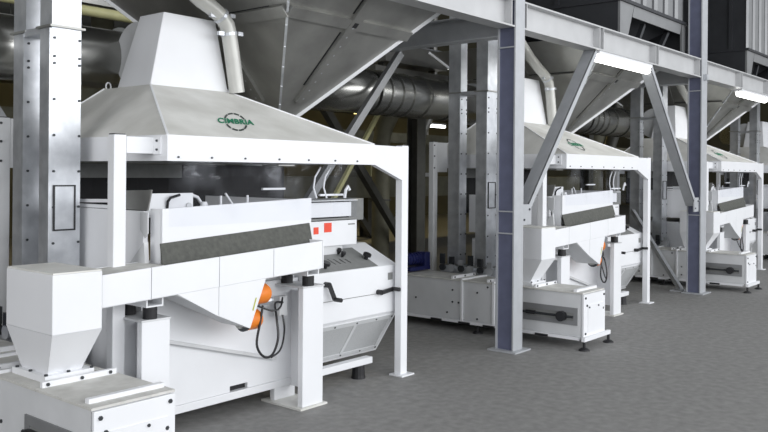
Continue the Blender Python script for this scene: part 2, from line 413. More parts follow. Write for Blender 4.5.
# tilted window frame and small lever plate above the deck
m = LB(R)
for a, b in (((-0.03, 0.56, 1.46), (-0.03, 0.96, 1.46)), ((-0.03, 0.56, 1.50), (-0.03, 0.96, 1.49))): m.bar(a, b, 0.03, 0.022)
fin(m, 'sight_window_frame', 'white', R)
fin(LB(R).prism([(-0.03, 0.40, 1.45), (-0.03, 0.16, 1.45), (-0.03, 0.12, 1.58), (-0.03, 0.40, 1.57)], (0.01, 0, 0)), 'sight_window', 'steel', R)
lp = fin(LB(R).box(0.02, 0.37, 0.23, 0.245, 1.40, 1.553), 'lever_plate', 'white', R)
fin(LB(R).tube([(0.16, 0.225, 1.43), (0.16, 0.215, 1.50), (0.17, 0.20, 1.525), (0.235, 0.19, 1.543)], 0.009, 8), 'lever', 'black', R, lp)
fin(LB(R).tube([(0.33, 0.23, 1.47), (0.33, 0.215, 1.47)], 0.02, 12), 'hub', 'lightgrey', R, lp)
# small fittings seen through the curtain
fin(LB(R).tube([(0.40, 0.30, 1.54), (0.46, 0.30, 1.52), (0.50, 0.30, 1.47), (0.49, 0.30, 1.40)], 0.012, 10), 'air_hose', 'white', R, smooth=True)
fin(LB(R).tube([(0.50, 0.28, 1.40), (0.50, 0.28, 1.49)], [0.05, 0.02], 12), 'filter_cup', 'white', R, smooth=True)
fin(LB(R).tube([(0.66, 0.25, 1.545), (0.73, 0.25, 1.46)], 0.008, 8), 'stay_rod', 'white', R)
for x in (0.62, 0.86): fin(LB(R).tube([(x, 0.25, 1.42), (x, 0.25, 1.53)], 0.009, 8), 'spindle', 'white', R)
fin(LB(R).box(1.00, 1.22, 0.24, 0.26, 1.565, 1.58), 'cross_bar', 'white', R)
fin(LB(R).box(1.50, 1.76, 0.15, 0.17, 1.515, 1.53), 'cross_bar', 'white', R)
fin(LB(R).tube([(1.72, 0.10, 1.50), (1.72, 0.09, 1.56), (1.745, 0.09, 1.59), (1.765, 0.09, 1.56)], 0.012, 8), 'hook', 'white', R)
for x in (1.43, 1.54):
    fin(LB(R).tube([(x + 0.03, 0.15, 1.50), (x - 0.005, 0.15, 1.58), (x + 0.01, 0.15, 1.66), (x + 0.07, 0.15, 1.735)], 0.007, 8), 'air_hose', 'white', R, smooth=True)
# discharge chute: four front panels, lid, back
zc0 = lambda x: 0.935 + 0.043 * (x + 0.53)
zc1 = lambda x: 1.117 + 0.051 * (x + 0.53)
xsn = [-0.527, -0.205, 0.295, 0.755, 1.225]
for a, b in zip(xsn, xsn[1:]):
    g2 = 0.0022
    fin(LB(R).hexa([(a + g2, -0.145, zc0(a)), (b - g2, -0.145, zc0(b)), (b - g2, -0.13, zc0(b)), (a + g2, -0.13, zc0(a)),
                    (a + g2, -0.145, zc1(a)), (b - g2, -0.145, zc1(b)), (b - g2, -0.13, zc1(b)), (a + g2, -0.13, zc1(a))]), 'chute_panel', 'white', R, bevel=0.003)
fin(LB(R).hexa([(-0.525, -0.128, 0.93), (1.225, -0.128, 1.005), (1.225, 0.18, 1.005), (-0.525, 0.18, 0.93),
                (-0.525, -0.128, 0.945), (1.225, -0.128, 1.02), (1.225, 0.18, 1.02), (-0.525, 0.18, 0.945)]), 'chute_floor', 'white', R)
fin(LB(R).hexa([(-0.525, -0.128, 1.095), (-0.06, -0.128, 1.118), (-0.06, 0.18, 1.118), (-0.525, 0.18, 1.095),
                (-0.525, -0.128, 1.107), (-0.06, -0.128, 1.13), (-0.06, 0.18, 1.13), (-0.525, 0.18, 1.107)]), 'chute_lid', 'dusty', R)
fin(LB(R).hexa([(-0.525, 0.18, 0.93), (1.225, 0.18, 1.005), (1.225, 0.195, 1.005), (-0.525, 0.195, 0.93),
                (-0.525, 0.18, 1.11), (1.225, 0.18, 1.19), (1.225, 0.195, 1.19), (-0.525, 0.195, 1.11)]), 'chute_back', 'white', R)
fin(LB(R).box(1.225, 1.235, -0.145, 0.19, 1.01, 1.21), 'chute_end', 'white', R)
# fan-shaped pan under the chute
fin(LB(R).prism([(-0.02, -0.14, zc0(-0.02)), (0.293, -0.14, zc0(0.293)), (0.293, -0.14, 0.785)], (0, 0.012, 0)), 'pan_panel', 'white', R)
fin(LB(R).prism([(0.297, -0.14, zc0(0.297)), (0.69, -0.14, zc0(0.69)), (0.555, -0.14, 0.672), (0.297, -0.14, 0.785)], (0, 0.012, 0)), 'pan_panel', 'white', R)
fin(LB(R).prism([(-0.02, -0.128, 0.95), (0.555, -0.128, 0.672), (0.575, -0.128, 0.69), (-0.02, -0.128, 0.97)], (0, 0.28, 0)), 'pan_floor', 'lightgrey', R)
fin(LB(R).prism([(0.60, -0.143, 0.87), (0.572, -0.143, 0.79), (0.58, -0.143, 0.785), (0.608, -0.143, 0.867)], (0, 0.002, 0)), 'yellow_sticker', 'yelstick', R)
# orange vibration motors beside the pan
for (x, z) in ((0.715, 0.872), (0.640, 0.708)):
    mo = fin(LB(R).tube([(x - 0.10, -0.045, z), (x - 0.06, -0.045, z)], 0.05, 18), 'vibration_motor', 'steel', R, smooth=True)
    fin(LB(R).tube([(x - 0.055, -0.045, z), (x + 0.045, -0.045, z), (x + 0.068, -0.045, z), (x + 0.078, -0.045, z)], [0.068, 0.068, 0.052, 0.02], 20), 'orange_cover', 'orange', R, mo, smooth=True)
    fin(LB(R).tube([(x - 0.075, -0.045, z), (x - 0.055, -0.045, z)], 0.072, 18), 'cover_ring', 'bolt', R, mo)
fin(LB(R).tube([(0.80, 0.06, 0.79), (0.92, 0.08, 0.79), (0.95, 0.08, 0.79)], [0.02, 0.028, 0.02], 10), 'cable_gland', 'galv', R)
# support stands with rubber mounts
def stand(x0, x1, ztop):
    s = fin(LB(R).box(x0 - 0.035, x1 + 0.03, -0.075, 0.34, 0, 0.014), 'support_stand', 'cream', R)
    s['label'] = 'white stand with base plate and rubber mounts'
    fin(LB(R).box(x0, x1, -0.056, -0.006, 0.014, ztop), 'stand_post', 'white', R, s, bevel=0.004)
    fin(LB(R).box(x0, x1, 0.235, 0.285, 0.014, ztop), 'stand_post', 'white', R, s, bevel=0.004)
    fin(LB(R).box(x1 - 0.05, x1 - 0.038, -0.004, 0.233, 0.10, ztop - 0.05), 'stand_web', 'white', R, s)
    fin(LB(R).box(x0 - 0.005, x1 + 0.005, -0.06, 0.29, ztop, ztop + 0.012), 'stand_cap', 'lightgrey', R, s)
    for y in (-0.02, 0.20):
        zz = ztop + 0.012
        fin(LB(R).tube([((x0 + x1) / 2 - 0.02, y, zz), ((x0 + x1) / 2 - 0.02, y, zz + 0.075)], 0.043, 16), 'rubber_mount', 'rubber', R, s)
    m = LB(R); cx = (x0 + x1) / 2 - 0.02; zz = ztop + 0.087
    m.box(cx - 0.06, cx + 0.06, -0.07, 0.25, zz, zz + 0.010)
    m.box(cx - 0.06, cx - 0.05, -0.07, 0.25, zz + 0.010, zz + 0.07); m.box(cx + 0.05, cx + 0.06, -0.07, 0.25, zz + 0.010, zz + 0.07)
    fin(m, 'mount_channel', 'white', R, s)
    return s
stand(-0.208, -0.01, 0.80)
st = stand(1.122, 1.33, 0.865)
jb = fin(LB(R).box(1.04, 1.115, 0.10, 0.16, 0.66, 0.80), 'junction_box', 'lightgrey', R)
# console on the right
X0, X1 = 1.36, 2.43
ys, zs, yb, zbk = 0.134, 0.92, 0.50, 1.085
co = fin(LB(R).prism([(X0, ys, 0.53), (X0, ys, zs), (X0, yb, zbk), (X0, 0.75, zbk), (X0, 0.75, 0.53)], (X1 - X0, 0, 0)), 'console', 'white', R, bevel=0.006)
slp = Vector((0, yb - ys, zbk - zs)).normalized(); up = Vector((0, -slp.z, slp.y))
cp0 = Vector((0, ys, zs)) + up * 0.001
def onp(x, v, h=0.0): return Vector((x, 0, 0)) + cp0 + slp * v + up * h
fin(LB(R).prism([onp(1.40, 0.01), onp(2.18, 0.01), onp(2.18, 0.33), onp(1.40, 0.33)], up * 0.004), 'control_panel', 'panelgrey', R, co)
for x, v in ((1.60, 0.07), (2.15, 0.13)):
    fin(LB(R).tube([onp(x, v, .004), onp(x, v, .03), onp(x, v, .035), onp(x, v, .055)], [0.018, 0.018, 0.036, 0.034], 12), 'control_knob', 'black', R, co)
for v in (0.20, 0.25, 0.30):
    fin(LB(R).tube([onp(1.93, v, .004), onp(1.93, v, .035), onp(1.93, v, .055)], [0.008, 0.022, 0.016], 10), 'dial_knob', 'black', R, co)
m = LB(R)
for k in range(5):
    m.prism([onp(1.68 + 0.06 * k, 0.20 - .01 * k, .005), onp(1.69 + 0.06 * k, 0.20 - .01 * k, .005), onp(1.70 + 0.06 * k, 0.10, .005), onp(1.69 + 0.06 * k, 0.10, .005)], up * 0.001)
stuff(fin(m, 'scale_marks', 'black', R, co))
m = LB(R)
fin(m.box(X0, X1, ys - 0.003, ys, 0.697, 0.702), 'door_seam', 'panelgrey', R, co)
def crank(x, z, dx, dz):
    fin(LB(R).tube([(x, ys, z), (x, ys - 0.045, z), (x, ys - 0.05, z)], [0.022, 0.022, 0.02], 10), 'crank_hub', 'black', R, co)
    fin(LB(R).bar((x, ys - 0.045, z), (x + dx, ys - 0.05, z + dz), 0.018, 0.032), 'crank_arm', 'black', R, co)
    fin(LB(R).tube([(x + dx, ys - 0.05, z + dz), (x + dx, ys - 0.12, z + dz)], 0.017, 10), 'crank_grip', 'black', R, co)
crank(1.545, 0.835, 0.055, -0.115)
crank(2.17, 0.712, 0.14, 0.018)
fin(LB(R).box(2.30, 2.36, ys - 0.003, ys, 0.80, 0.86), 'name_plate', 'panelgrey', R, co)
# funnel below, sloping back
fy, fz, gy, gz = ys, 0.53, 0.37, 0.16
fu = fin(LB(R).prism([(X0, fy, fz), (X0, gy, gz), (X0, 0.75, gz), (X0, 0.75, fz)], (X1 - X0, 0, 0)), 'console_funnel', 'white', R)
fd = Vector((0, gy - fy, gz - fz)); fl = fd.length; fd.normalize(); fn = Vector((0, fd.z, -fd.y)); fn = fn if fn.y < 0 else -fn
def onf(x, v, h=0.0): return Vector((x, fy, fz)) + fd * v + fn * h
for xa, xb in ((1.46, 1.92), (1.955, 2.36)):
    fin(LB(R).prism([onf(xa, 0.07, .001), onf(xb, 0.07, .001), onf(xb, fl - 0.07, .001), onf(xa, fl - 0.07, .001)], fn * 0.003), 'sight_pane', 'window', R, fu)
m = LB(R)
for xa, xb, va, vb in ((1.42, 2.40, 0.03, 0.07), (1.42, 2.40, fl - 0.07, fl - 0.03), (1.42, 1.46, 0.07, fl - 0.07), (1.92, 1.955, 0.07, fl - 0.07), (2.36, 2.40, 0.07, fl - 0.07)):
    m.prism([onf(xa, va, .0), onf(xb, va, .0), onf(xb, vb, .0), onf(xa, vb, .0)], fn * 0.008)
fin(m, 'window_frame', 'lightgrey', R, fu)
m = LB(R)
for x in (1.44, 1.68, 1.94, 2.18, 2.38):
    for v in (0.05, fl - 0.05): m.bolt(onf(x, v, 0.008), fn, 0.008, 0.004)
stuff(fin(m, 'bolts', 'bolt', R, fu))
# electrical boxes
eb = fin(LB(R).box(1.50, 2.13, 0.334, 0.52, 1.10, 1.305), 'switch_box', 'white', R, bevel=0.005)
for x0, x1, z0, z1 in ((1.615, 1.67, 1.205, 1.26), (1.735, 1.82, 1.215, 1.29)):
    fin(LB(R).box(x0, x1, 0.331, 0.334, z0, z1), 'red_sticker', 'red', R, eb)
fin(LB(R).box(2.02, 2.10, 0.331, 0.334, 1.265, 1.275), 'maker_mark', 'panelgrey', R, eb)
eb2 = fin(LB(R).box(1.50, 2.06, 0.334, 0.55, 1.335, 1.455), 'switch_box', 'white', R, bevel=0.005)
fin(LB(R).box(1.48, 2.10, 0.30, 0.57, 1.465, 1.475), 'box_lid', 'lightgrey', R, eb2)
fin(LB(R).box(1.48, 2.12, 0.325, 0.56, 1.312, 1.326), 'box_shelf', 'panelgrey', R, eb2)
fin(LB(R).box(2.06, 2.24, 0.36, 0.56, 1.30, 1.48), 'side_plate', 'panelgrey', R, eb2)
fin(LB(R).box(1.50, 1.98, 0.36, 0.52, 1.03, 1.10), 'box_foot', 'lightgrey', R, eb)
# cables
def catenary(pts, r, nm='cable', steps=6):
    p = [Vector(q) for q in pts]; out = []
    q = [p[0]] + p + [p[-1]]
    for i in range(1, len(q) - 2):
        for s in range(steps):
            t = s / steps; a, b, c, d = q[i-1], q[i], q[i+1], q[i+2]
            out.append(0.5 * ((2*b) + (-a + c)*t + (2*a - 5*b + 4*c - d)*t*t + (-a + 3*b - 3*c + d)*t**3))
    out.append(p[-1])
    fin(LB(R).tube(out, r, 8), nm, 'black', R, smooth=True)
catenary([(0.70, -0.10, 0.80), (0.67, -0.11, 0.70), (0.64, -0.11, 0.55), (0.70, -0.11, 0.46), (0.78, -0.11, 0.46), (0.85, -0.09, 0.56), (0.87, -0.05, 0.70), (0.95, 0.05, 0.77), (1.06, 0.09, 0.76)], 0.0085)
catenary([(0.73, 0.02, 0.79), (0.85, -0.02, 0.74), (0.95, 0.0, 0.745), (1.03, 0.06, 0.80)], 0.007)
catenary([(1.06, 0.09, 0.67), (1.05, 0.06, 0.58), (0.98, 0.0, 0.50), (0.88, -0.07, 0.46), (0.78, -0.10, 0.44)], 0.007)

# ---------------------------------------------------------------- discharge hopper on the conveyor
R = root_at('discharge_spout', -0.675, 0.1, 0.565)
bx = (-0.82, -0.53, -0.156, 0.355)
fin(LB(R).box(*bx, 0.825, 1.143), 'spout_box', 'white', R, bevel=0.005)
fin(LB(R).box(bx[0] + 0.004, bx[1] - 0.004, bx[2] + 0.004, bx[3] - 0.004, 1.1435, 1.153), 'top_cover', 'cream', R)
bt = (-0.755, -0.555, 0.01, 0.30)
fin(LB(R).frustum(bt, 0.585, bx, 0.825), 'spout_funnel', 'white', R)
fin(LB(R).box(-0.79, -0.50, -0.03, 0.34, 0.5485, 0.585), 'spout_flange', 'white', R)
m = LB(R)
for x, y in ((-0.78, -0.02), (-0.65, -0.02), (-0.78, 0.15), (-0.78, 0.3), (-0.51, -0.02)): m.bolt((x, y, 0.585), (0, 0, 1), 0.010, 0.01)
stuff(fin(m, 'bolts', 'bolt', R))

# ---------------------------------------------------------------- chain conveyor
R = root_at('chain_conveyor', -0.636, 1.2)
CX0, CX1, CY0, CY1 = -0.866, -0.407, -0.635, 4.0
fin(LB(R).box(CX0 + 0.008, CX1 - 0.008, CY0 + 0.01, CY1, 0.115, 0.535), 'trough', 'lightgrey', R)
secs = [CY0 + 0.01, 0.375, 0.775, 2.0, 3.2, 4.0]
for i, (a, b) in enumerate(zip(secs, secs[1:])):
    fin(LB(R).box(CX0, CX0 + 0.008, a + 0.012, b - 0.004, 0.13, 0.53), 'side_panel', 'lightgrey', R)
lids = [CY0 - 0.005, -0.10, 0.06, 0.45, 0.92, 2.0, 3.2, 4.0]
for a, b in zip(lids, lids[1:]):
    fin(LB(R).box(CX0 - 0.012, CX1 + 0.012, a + 0.003, b - 0.003, 0.535, 0.548), 'lid', 'dusty', R)
for y in (-0.095, 0.465, 0.92):
    fin(LB(R).box(CX0 + 0.02, CX1 - 0.0, y - 0.012, y + 0.012, 0.548, 0.578), 'cross_bar', 'white', R)
fin(LB(R).box(CX0 + 0.02, CX1, CY0 + 0.075, CY0 + 0.11, 0.548, 0.572), 'cross_bar', 'white', R)
for y in (0.375, 0.775): 
    fin(LB(R).box(CX0 - 0.016, CX0, y - 0.012, y + 0.012, 0.10, 0.55), 'joint_flange', 'white', R)
    fin(LB(R).box(CX0 - 0.016, CX1 + 0.016, y - 0.012, y + 0.012, 0.548, 0.566), 'joint_flange', 'white', R)
ep = fin(LB(R).box(CX0 - 0.004, CX1 + 0.008, CY0 - 0.012, CY0 + 0.008, 0.10, 0.53), 'end_plate', 'white', R, bevel=0.003)
fin(LB(R).box(CX0 + 0.08, CX1 - 0.04, CY0 - 0.018, CY0 - 0.012, 0.16, 0.42), 'cover_plate', 'white', R, ep)
m = LB(R)
for x, z in ((CX0 + 0.03, 0.495), (CX1 - 0.025, 0.495), (CX0 + 0.06, 0.42), (CX1 - 0.045, 0.36), (CX0 + 0.03, 0.15)): m.bolt((x, CY0 - 0.012, z), (0, -1, 0), 0.012)
for x in (CX0 + 0.10, CX0 + 0.30): m.bolt((x, CY0 - 0.018, 0.40), (0, -1, 0), 0.009)
for y, z in ((0.9, 0.30), (0.9, 0.43), (0.82, 0.30), (0.58, 0.43), (0.58, 0.15), (0.97, 0.18), (0.45, 0.5), (0.30, 0.30), (0.30, 0.18), (1.4, 0.3)): m.bolt((CX0, y, z), (-1, 0, 0), 0.011)
for y in (-0.095, 0.465, 0.92):
    for x in (CX0 + 0.05, -0.62, CX1 - 0.04): m.bolt((x, y - 0.012, 0.563), (0, -1, 0), 0.010)
stuff(fin(m, 'bolts', 'bolt', R))
# chain tensioner on the side near the end
tf = LB(R)
tf.box(CX0 - 0.012, CX0 - 0.001, -0.58, 0.02, 0.345, 0.395); tf.box(CX0 - 0.012, CX0 - 0.001, -0.58, 0.02, 0.225, 0.265)
tf.box(CX0 - 0.012, CX0 - 0.001, -0.58, -0.54, 0.265, 0.345); tf.box(CX0 - 0.012, CX0 - 0.001, -0.03, 0.02, 0.265, 0.345)
te = fin(tf, 'tensioner_frame', 'bin', R)
fin(LB(R).box(CX0 - 0.004, CX0 - 0.001, -0.54, -0.03, 0.265, 0.345), 'tensioner_slot', 'panelgrey', R, te)
fin(LB(R).tube([(CX0 - 0.02, -0.54, 0.305), (CX0 - 0.02, 0.02, 0.305)], 0.012, 8), 'tensioner_screw', 'bolt', R, te)
fin(LB(R).tube([(CX0 - 0.004, -0.42, 0.305), (CX0 - 0.06, -0.42, 0.305)], 0.05, 14), 'bearing', 'black', R, te)
fin(LB(R).box(CX0 - 0.03, CX0 - 0.004, -0.12, -0.02, 0.29, 0.325), 'slide_block', 'black', R, te)
# bottom rails and levelling feet
fin(LB(R).box(CX0 - 0.05, CX1 + 0.07, CY0 - 0.045, CY0 - 0.012, 0.085, 0.125), 'foot_bar', 'white', R)
fin(LB(R).box(CX0 - 0.02, CX0 + 0.02, CY0 + 0.03, CY1, 0.085, 0.114), 'bottom_rail', 'white', R)
fin(LB(R).box(CX1 - 0.02, CX1 + 0.02, CY0 + 0.03, CY1, 0.085, 0.114), 'bottom_rail', 'white', R)
for y in (-0.20, 0.42, 0.73, 1.1, 1.6): fin(LB(R).box(CX0 - 0.035, CX0 - 0.02, y - 0.07, y + 0.07, 0.085, 0.105), 'clip', 'black', R)
for x, y in ((CX0 - 0.03, CY0 - 0.03), (CX1 + 0.05, CY0 - 0.03), (CX0, 0.575), (CX1, 0.575), (CX0, 2.2), (CX1, 2.2), (CX0, 3.9), (CX1, 3.9)):
    fin(LB(R).tube([(x, y, 0), (x, y, 0.012), (x, y, 0.025), (x, y, 0.026), (x, y, 0.085)], [0.055, 0.05, 0.03, 0.014, 0.014], 14), 'levelling_foot', 'rubber', R)

# ---------------------------------------------------------------- bucket elevator legs
R = root_at('bucket_elevator', -0.2, 1.12)
def leg(x0, x1, y0, y1):
    l = fin(LB(R).box(x0, x1, y0, y1, 0.55, 6.4), 'elevator_leg', 'galv', R)
    for z in (0.62, 2.63, 4.6):
        fin(LB(R).box(x0 - 0.02, x1 + 0.02, y0 - 0.02, y1 + 0.02, z, z + 0.014), 'leg_flange', 'steel', R, l)
    fin(LB(R).box(x0 - 0.018, x0 + 0.004, y0 - 0.004, y0 + 0.018, 0.65, 2.62), 'corner_strip', 'galv', R, l)
    m = LB(R)
    for z in [0.75 + 0.235 * k for k in range(8)] + [2.44, 2.56]:
        m.bolt((x0 + 0.018, y0, z), (0, -1, 0), 0.009); m.bolt((x1 - 0.012, y0, z), (0, -1, 0), 0.009)
        m.bolt((x0, y0 + 0.02, z), (-1, 0, 0), 0.009)
    stuff(fin(m, 'bolts', 'bolt', R, l))
    return l
l2 = leg(-0.305, -0.098, 0.832, 0.985)
l1 = leg(-0.285, -0.155, 1.215, 1.385)
h = LB(R); yy = 0.832
h.box(-0.29, -0.28, yy - 0.012, yy, 1.30, 1.60); h.box(-0.145, -0.135, yy - 0.012, yy, 1.30, 1.60)
h.box(-0.28, -0.145, yy - 0.012, yy, 1.59, 1.60); h.box(-0.28, -0.145, yy - 0.012, yy, 1.30, 1.31)
fin(h, 'hatch_rim', 'black', R, l2)
fin(LB(R).box(-0.28, -0.145, yy - 0.006, yy, 1.31, 1.59), 'hatch_door', 'galv', R, l2)
fin(LB(R).box(-0.36, -0.07, 0.78, 1.43, 0.0, 0.62), 'elevator_boot', 'galv', R, bevel=0.006)
fin(LB(R).box(-0.30, -0.16, 0.985, 1.215, 2.60, 2.645), 'leg_tie', 'galv', R)
for k in range(6):
    y = 0.74 + 0.13 * k
    fin(LB(R).tube([(-0.392, y, 0.60), (-0.36, y, 0.60)], 0.05 - 0.012 * (k % 2), 10), 'bearing', 'bolt' if k % 2 else 'galv', R)
    fin(LB(R).box(-0.392, -0.362, y - 0.03, y + 0.03, 0.64, 0.70 + 0.03 * (k % 3)), 'valve', 'bolt' if k % 3 else 'galv', R)

# ---------------------------------------------------------------- gear motor
R = root_at('gear_motor', -0.55, 1.62, 0.566)
fin(LB(R).tube([(-0.80, 1.62, 0.70), (-0.50, 1.62, 0.70), (-0.46, 1.62, 0.70)], [0.065, 0.065, 0.04], 18), 'motor_body', 'blue', R, smooth=True)
for k in range(6): fin(LB(R).tube([(-0.77 + 0.05 * k, 1.62, 0.70), (-0.755 + 0.05 * k, 1.62, 0.70)], 0.072, 18), 'cooling_fin', 'blue', R)
fin(LB(R).box(-0.50, -0.40, 1.55, 1.69, 0.60, 0.77), 'gear_case', 'blue', R, bevel=0.01)
fin(LB(R).box(-0.78, -0.40, 1.55, 1.69, 0.566, 0.61), 'mounting_foot', 'blue', R)

# ---------------------------------------------------------------- round duct behind the hoods
R = root_at('exhaust_duct', 0.77, 1.785, 2.35)
xs_ = [0.78, 0.10, -0.40, -0.72, -0.92, -1.12, -1.30]
for a, b in zip(xs_, xs_[1:]):
    fin(LB(R).tube([(b, 1.785, 2.60), (a, 1.785, 2.60)], 0.243, 28, caps=False), 'duct_section', 'duct', R, smooth=True)
    fin(LB(R).tube([(b - 0.012, 1.785, 2.60), (b + 0.012, 1.785, 2.60)], 0.258, 28), 'joint_ring', 'duct', R)
fin(LB(R).tube([(0.775, 1.785, 2.60), (0.79, 1.785, 2.60)], 0.275, 28), 'end_flange', 'galv', R)
fin(LB(R).tube([(-1.30, 1.785, 2.60), (-1.50, 1.82, 2.60), (-1.64, 1.93, 2.60), (-1.72, 2.10, 2.62), (-1.74, 2.5, 2.72), (-1.74, 2.95, 2.85), (-1.74, 3.15, 3.0), (-1.74, 3.2, 3.3), (-1.74, 3.2, 6.0)], 0.243, 28), 'duct_elbow', 'duct', R, smooth=True)

# ---------------------------------------------------------------- aspiration pipe onto the hood
R = root_at('aspiration_pipe', 1.22, 0.86, 2.33)
pp = [(1.264, 0.854, 2.325), (1.21, 0.854, 2.628), (1.178, 0.854, 2.782), (1.157, 0.854, 2.85), (1.097, 0.854, 2.912), (0.998, 0.854, 2.966), (0.903, 0.854, 3.005), (0.70, 0.87, 3.13), (0.48, 0.92, 3.36), (0.42, 1.0, 3.7), (0.42, 1.0, 6.2)]
fin(LB(R).tube(pp, 0.062, 18), 'pipe', 'pipe', R, smooth=True)
for i, dz in ((2, 0), (4, 0)):
    a = Vector(pp[i]); d = (Vector(pp[i+1]) - Vector(pp[i-1])).normalized()
    fin(LB(R).tube([a - d * 0.012, a + d * 0.012], 0.068, 18), 'clamp_ring', 'galv', R)
    fin(LB(R).box(a.x + 0.07, a.x + 0.12, a.y - 0.03, a.y, a.z - 0.005, a.z + 0.025), 'clamp_screw', 'galv', R)
    fin(LB(R).box(a.x - 0.12, a.x - 0.07, a.y - 0.03, a.y, a.z - 0.025, a.z + 0.005), 'clamp_screw', 'galv', R)

# ---------------------------------------------------------------- steel hopper between the machines
R = root_at('steel_hopper', 2.16, 1.33, 2.12)
cxh, cyh = 2.16, 1.33
def hw(z): t = (2.965 - z); return max(0.09, 0.757 - 0.86 * t), max(0.11, 0.90 - 1.05 * t)
ZH0, ZH1 = 2.20, 3.38
def corner(i, z):
    a, b = hw(z); s = ((-1, -1), (1, -1), (1, 1), (-1, 1))[i]
    return Vector((cxh + s[0] * a, cyh + s[1] * b, z))
for i in range(4):
    j = (i + 1) % 4
    A, B, C, D = corner(i, ZH0), corner(j, ZH0), corner(j, ZH1), corner(i, ZH1)
    n = (B - A).cross(D - A).normalized()
    w = fin(LB(R).prism([A, B, C, D], n * 0.006), 'hopper_wall', 'steel', R)
    if i in (0, 3):
        # horizontal stiffener ring and a vertical middle rib, stepped out from the wall
        out = -n if (A - Vector((cxh, cyh, A.z))).dot(n) < 0 else n
        for z in (2.965,):
            a, b = corner(i, z), corner(j, z)
            fin(LB(R).bar(a + out * 0.02, b + out * 0.02, 0.10, 0.035, up=out), 'stiffener_ring', 'steel', R, w)
            upv = (D - A).normalized() * 0.062
            fin(LB(R).bar(a + (b - a) * 0.07 + upv + out * 0.004, a + (b - a) * 0.44 + upv + out * 0.004, 0.018, 0.008, up=out), 'shadow_gap_strip', 'rubber', R, w)  # black strip, the shadow gap along the ring put into colour
            fin(LB(R).bar(a + (b - a) * 0.56 + upv + out * 0.004, a + (b - a) * 0.93 + upv + out * 0.004, 0.018, 0.008, up=out), 'shadow_gap_strip', 'rubber', R, w)
        m1, m2 = (A + B) / 2, (C + D) / 2
        fin(LB(R).bar(m1 + (m2 - m1) * 0.12 + out * 0.015, m2 + out * 0.015, 0.12, 0.045, up=out), 'middle_rib', 'steel', R, w)
        lf = (A - B).normalized() * 0.072; mq = m1 + (m2 - m1) * ((2.965 - ZH0) / (ZH1 - ZH0))
        fin(LB(R).bar(m1 + (mq - m1) * 0.35 + lf + out * 0.004, m1 + (mq - m1) * 0.9 + lf + out * 0.004, 0.018, 0.008, up=out), 'shadow_gap_strip', 'rubber', R, w)  # black strip painted in as the shadow gap beside the rib
        fin(LB(R).bar(mq + (m2 - mq) * 0.15 + lf + out * 0.004, m2 + lf + out * 0.004, 0.018, 0.008, up=out), 'shadow_gap_strip', 'rubber', R, w)
        mm = LB(R)
        for kk in range(9): mm.bolt(m1 + (m2 - m1) * (0.15 + 0.06 * kk) + out * 0.03, out, 0.010)
        stuff(fin(mm, 'bolts', 'galv', R, w))
        q = m1 + (m2 - m1) * ((2.965 - ZH0) / (ZH1 - ZH0))
        fin(LB(R).bar(q + out * 0.03 + Vector((-0.02, 0, 0)), q + out * 0.03 + Vector((0.03, 0, 0)), 0.05, 0.02, up=out), 'bolt_hole', 'black', R, w)
for i in range(4):
    a, b = corner(i, ZH0), corner(i, ZH1)
    o_ = Vector((a.x - cxh, a.y - cyh, 0)).normalized() * 0.03
    f = fin(LB(R).bar(a + o_ * 0.4, b + o_ * 0.4, 0.02 if i == 0 else 0.055, 0.03, up=o_), 'corner_flange', 'galv' if i == 0 else 'white', R)
    m = LB(R)
    for k in range(8): m.bolt(a + (b - a) * (0.08 + 0.12 * k) + o_ * 0.95, o_.normalized(), 0.010)
    stuff(fin(m, 'bolts', 'galv', R, f))
a, b = hw(ZH0)
fin(LB(R).box(cxh - a - 0.03, cxh + a + 0.03, cyh - b - 0.03, cyh + b + 0.03, ZH0 - 0.02, ZH0), 'outlet_flange', 'galv', R)
fin(LB(R).box(cxh - a, cxh + a, cyh - b, cyh + b, ZH0 - 0.45, ZH0 - 0.02), 'outlet_pipe', 'steel', R)

# ---------------------------------------------------------------- storage bin above the beam
R = root_at('storage_bin', 2.6, 0.9, 3.36)
BX0, BX1, BY0, BY1, ZF = 1.50, 3.75, 0.06, 2.0, 3.88
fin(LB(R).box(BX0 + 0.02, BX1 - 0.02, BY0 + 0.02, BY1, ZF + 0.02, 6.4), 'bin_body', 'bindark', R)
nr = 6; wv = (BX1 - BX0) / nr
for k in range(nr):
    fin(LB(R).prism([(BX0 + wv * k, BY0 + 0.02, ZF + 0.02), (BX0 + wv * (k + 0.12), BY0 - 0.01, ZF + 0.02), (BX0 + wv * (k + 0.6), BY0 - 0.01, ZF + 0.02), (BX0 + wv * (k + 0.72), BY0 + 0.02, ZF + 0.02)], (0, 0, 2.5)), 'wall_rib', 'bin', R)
for k in range(3):
    y = BY0 + 0.25 + 0.6 * k
    fin(LB(R).box(BX0 - 0.01, BX0 + 0.02, y, y + 0.06, ZF + 0.02, 6.38), 'side_rib', 'bindark', R)
fin(LB(R).box(BX0 - 0.03, BX1 + 0.03, BY0 - 0.03, BY1, ZF - 0.02, ZF + 0.02), 'bin_flange', 'bindark', R)
fin(LB(R).prism([(BX0 + 0.37, BY0, 3.71), (BX1 - 0.22, BY0, 3.71), (BX1 - 0.16, BY0, ZF - 0.02), (BX0 + 0.43, BY0, ZF - 0.02)], (0, 0.02, 0)), 'apron_plate', 'bin', R)
fin(LB(R).prism([(BX0, BY0, 3.362), (BX0 + 0.20, BY0, 3.362), (BX0 + 0.42, BY0, ZF - 0.02), (BX0, BY0, ZF - 0.02)], (0, 0.03, 0)), 'corner_leg', 'bin', R)
fin(LB(R).prism([(BX1 - 0.12, BY0, 3.362), (BX1, BY0, 3.362), (BX1, BY0, ZF - 0.02), (BX1 - 0.14, BY0, ZF - 0.02)], (0, 0.03, 0)), 'corner_leg', 'bin', R)
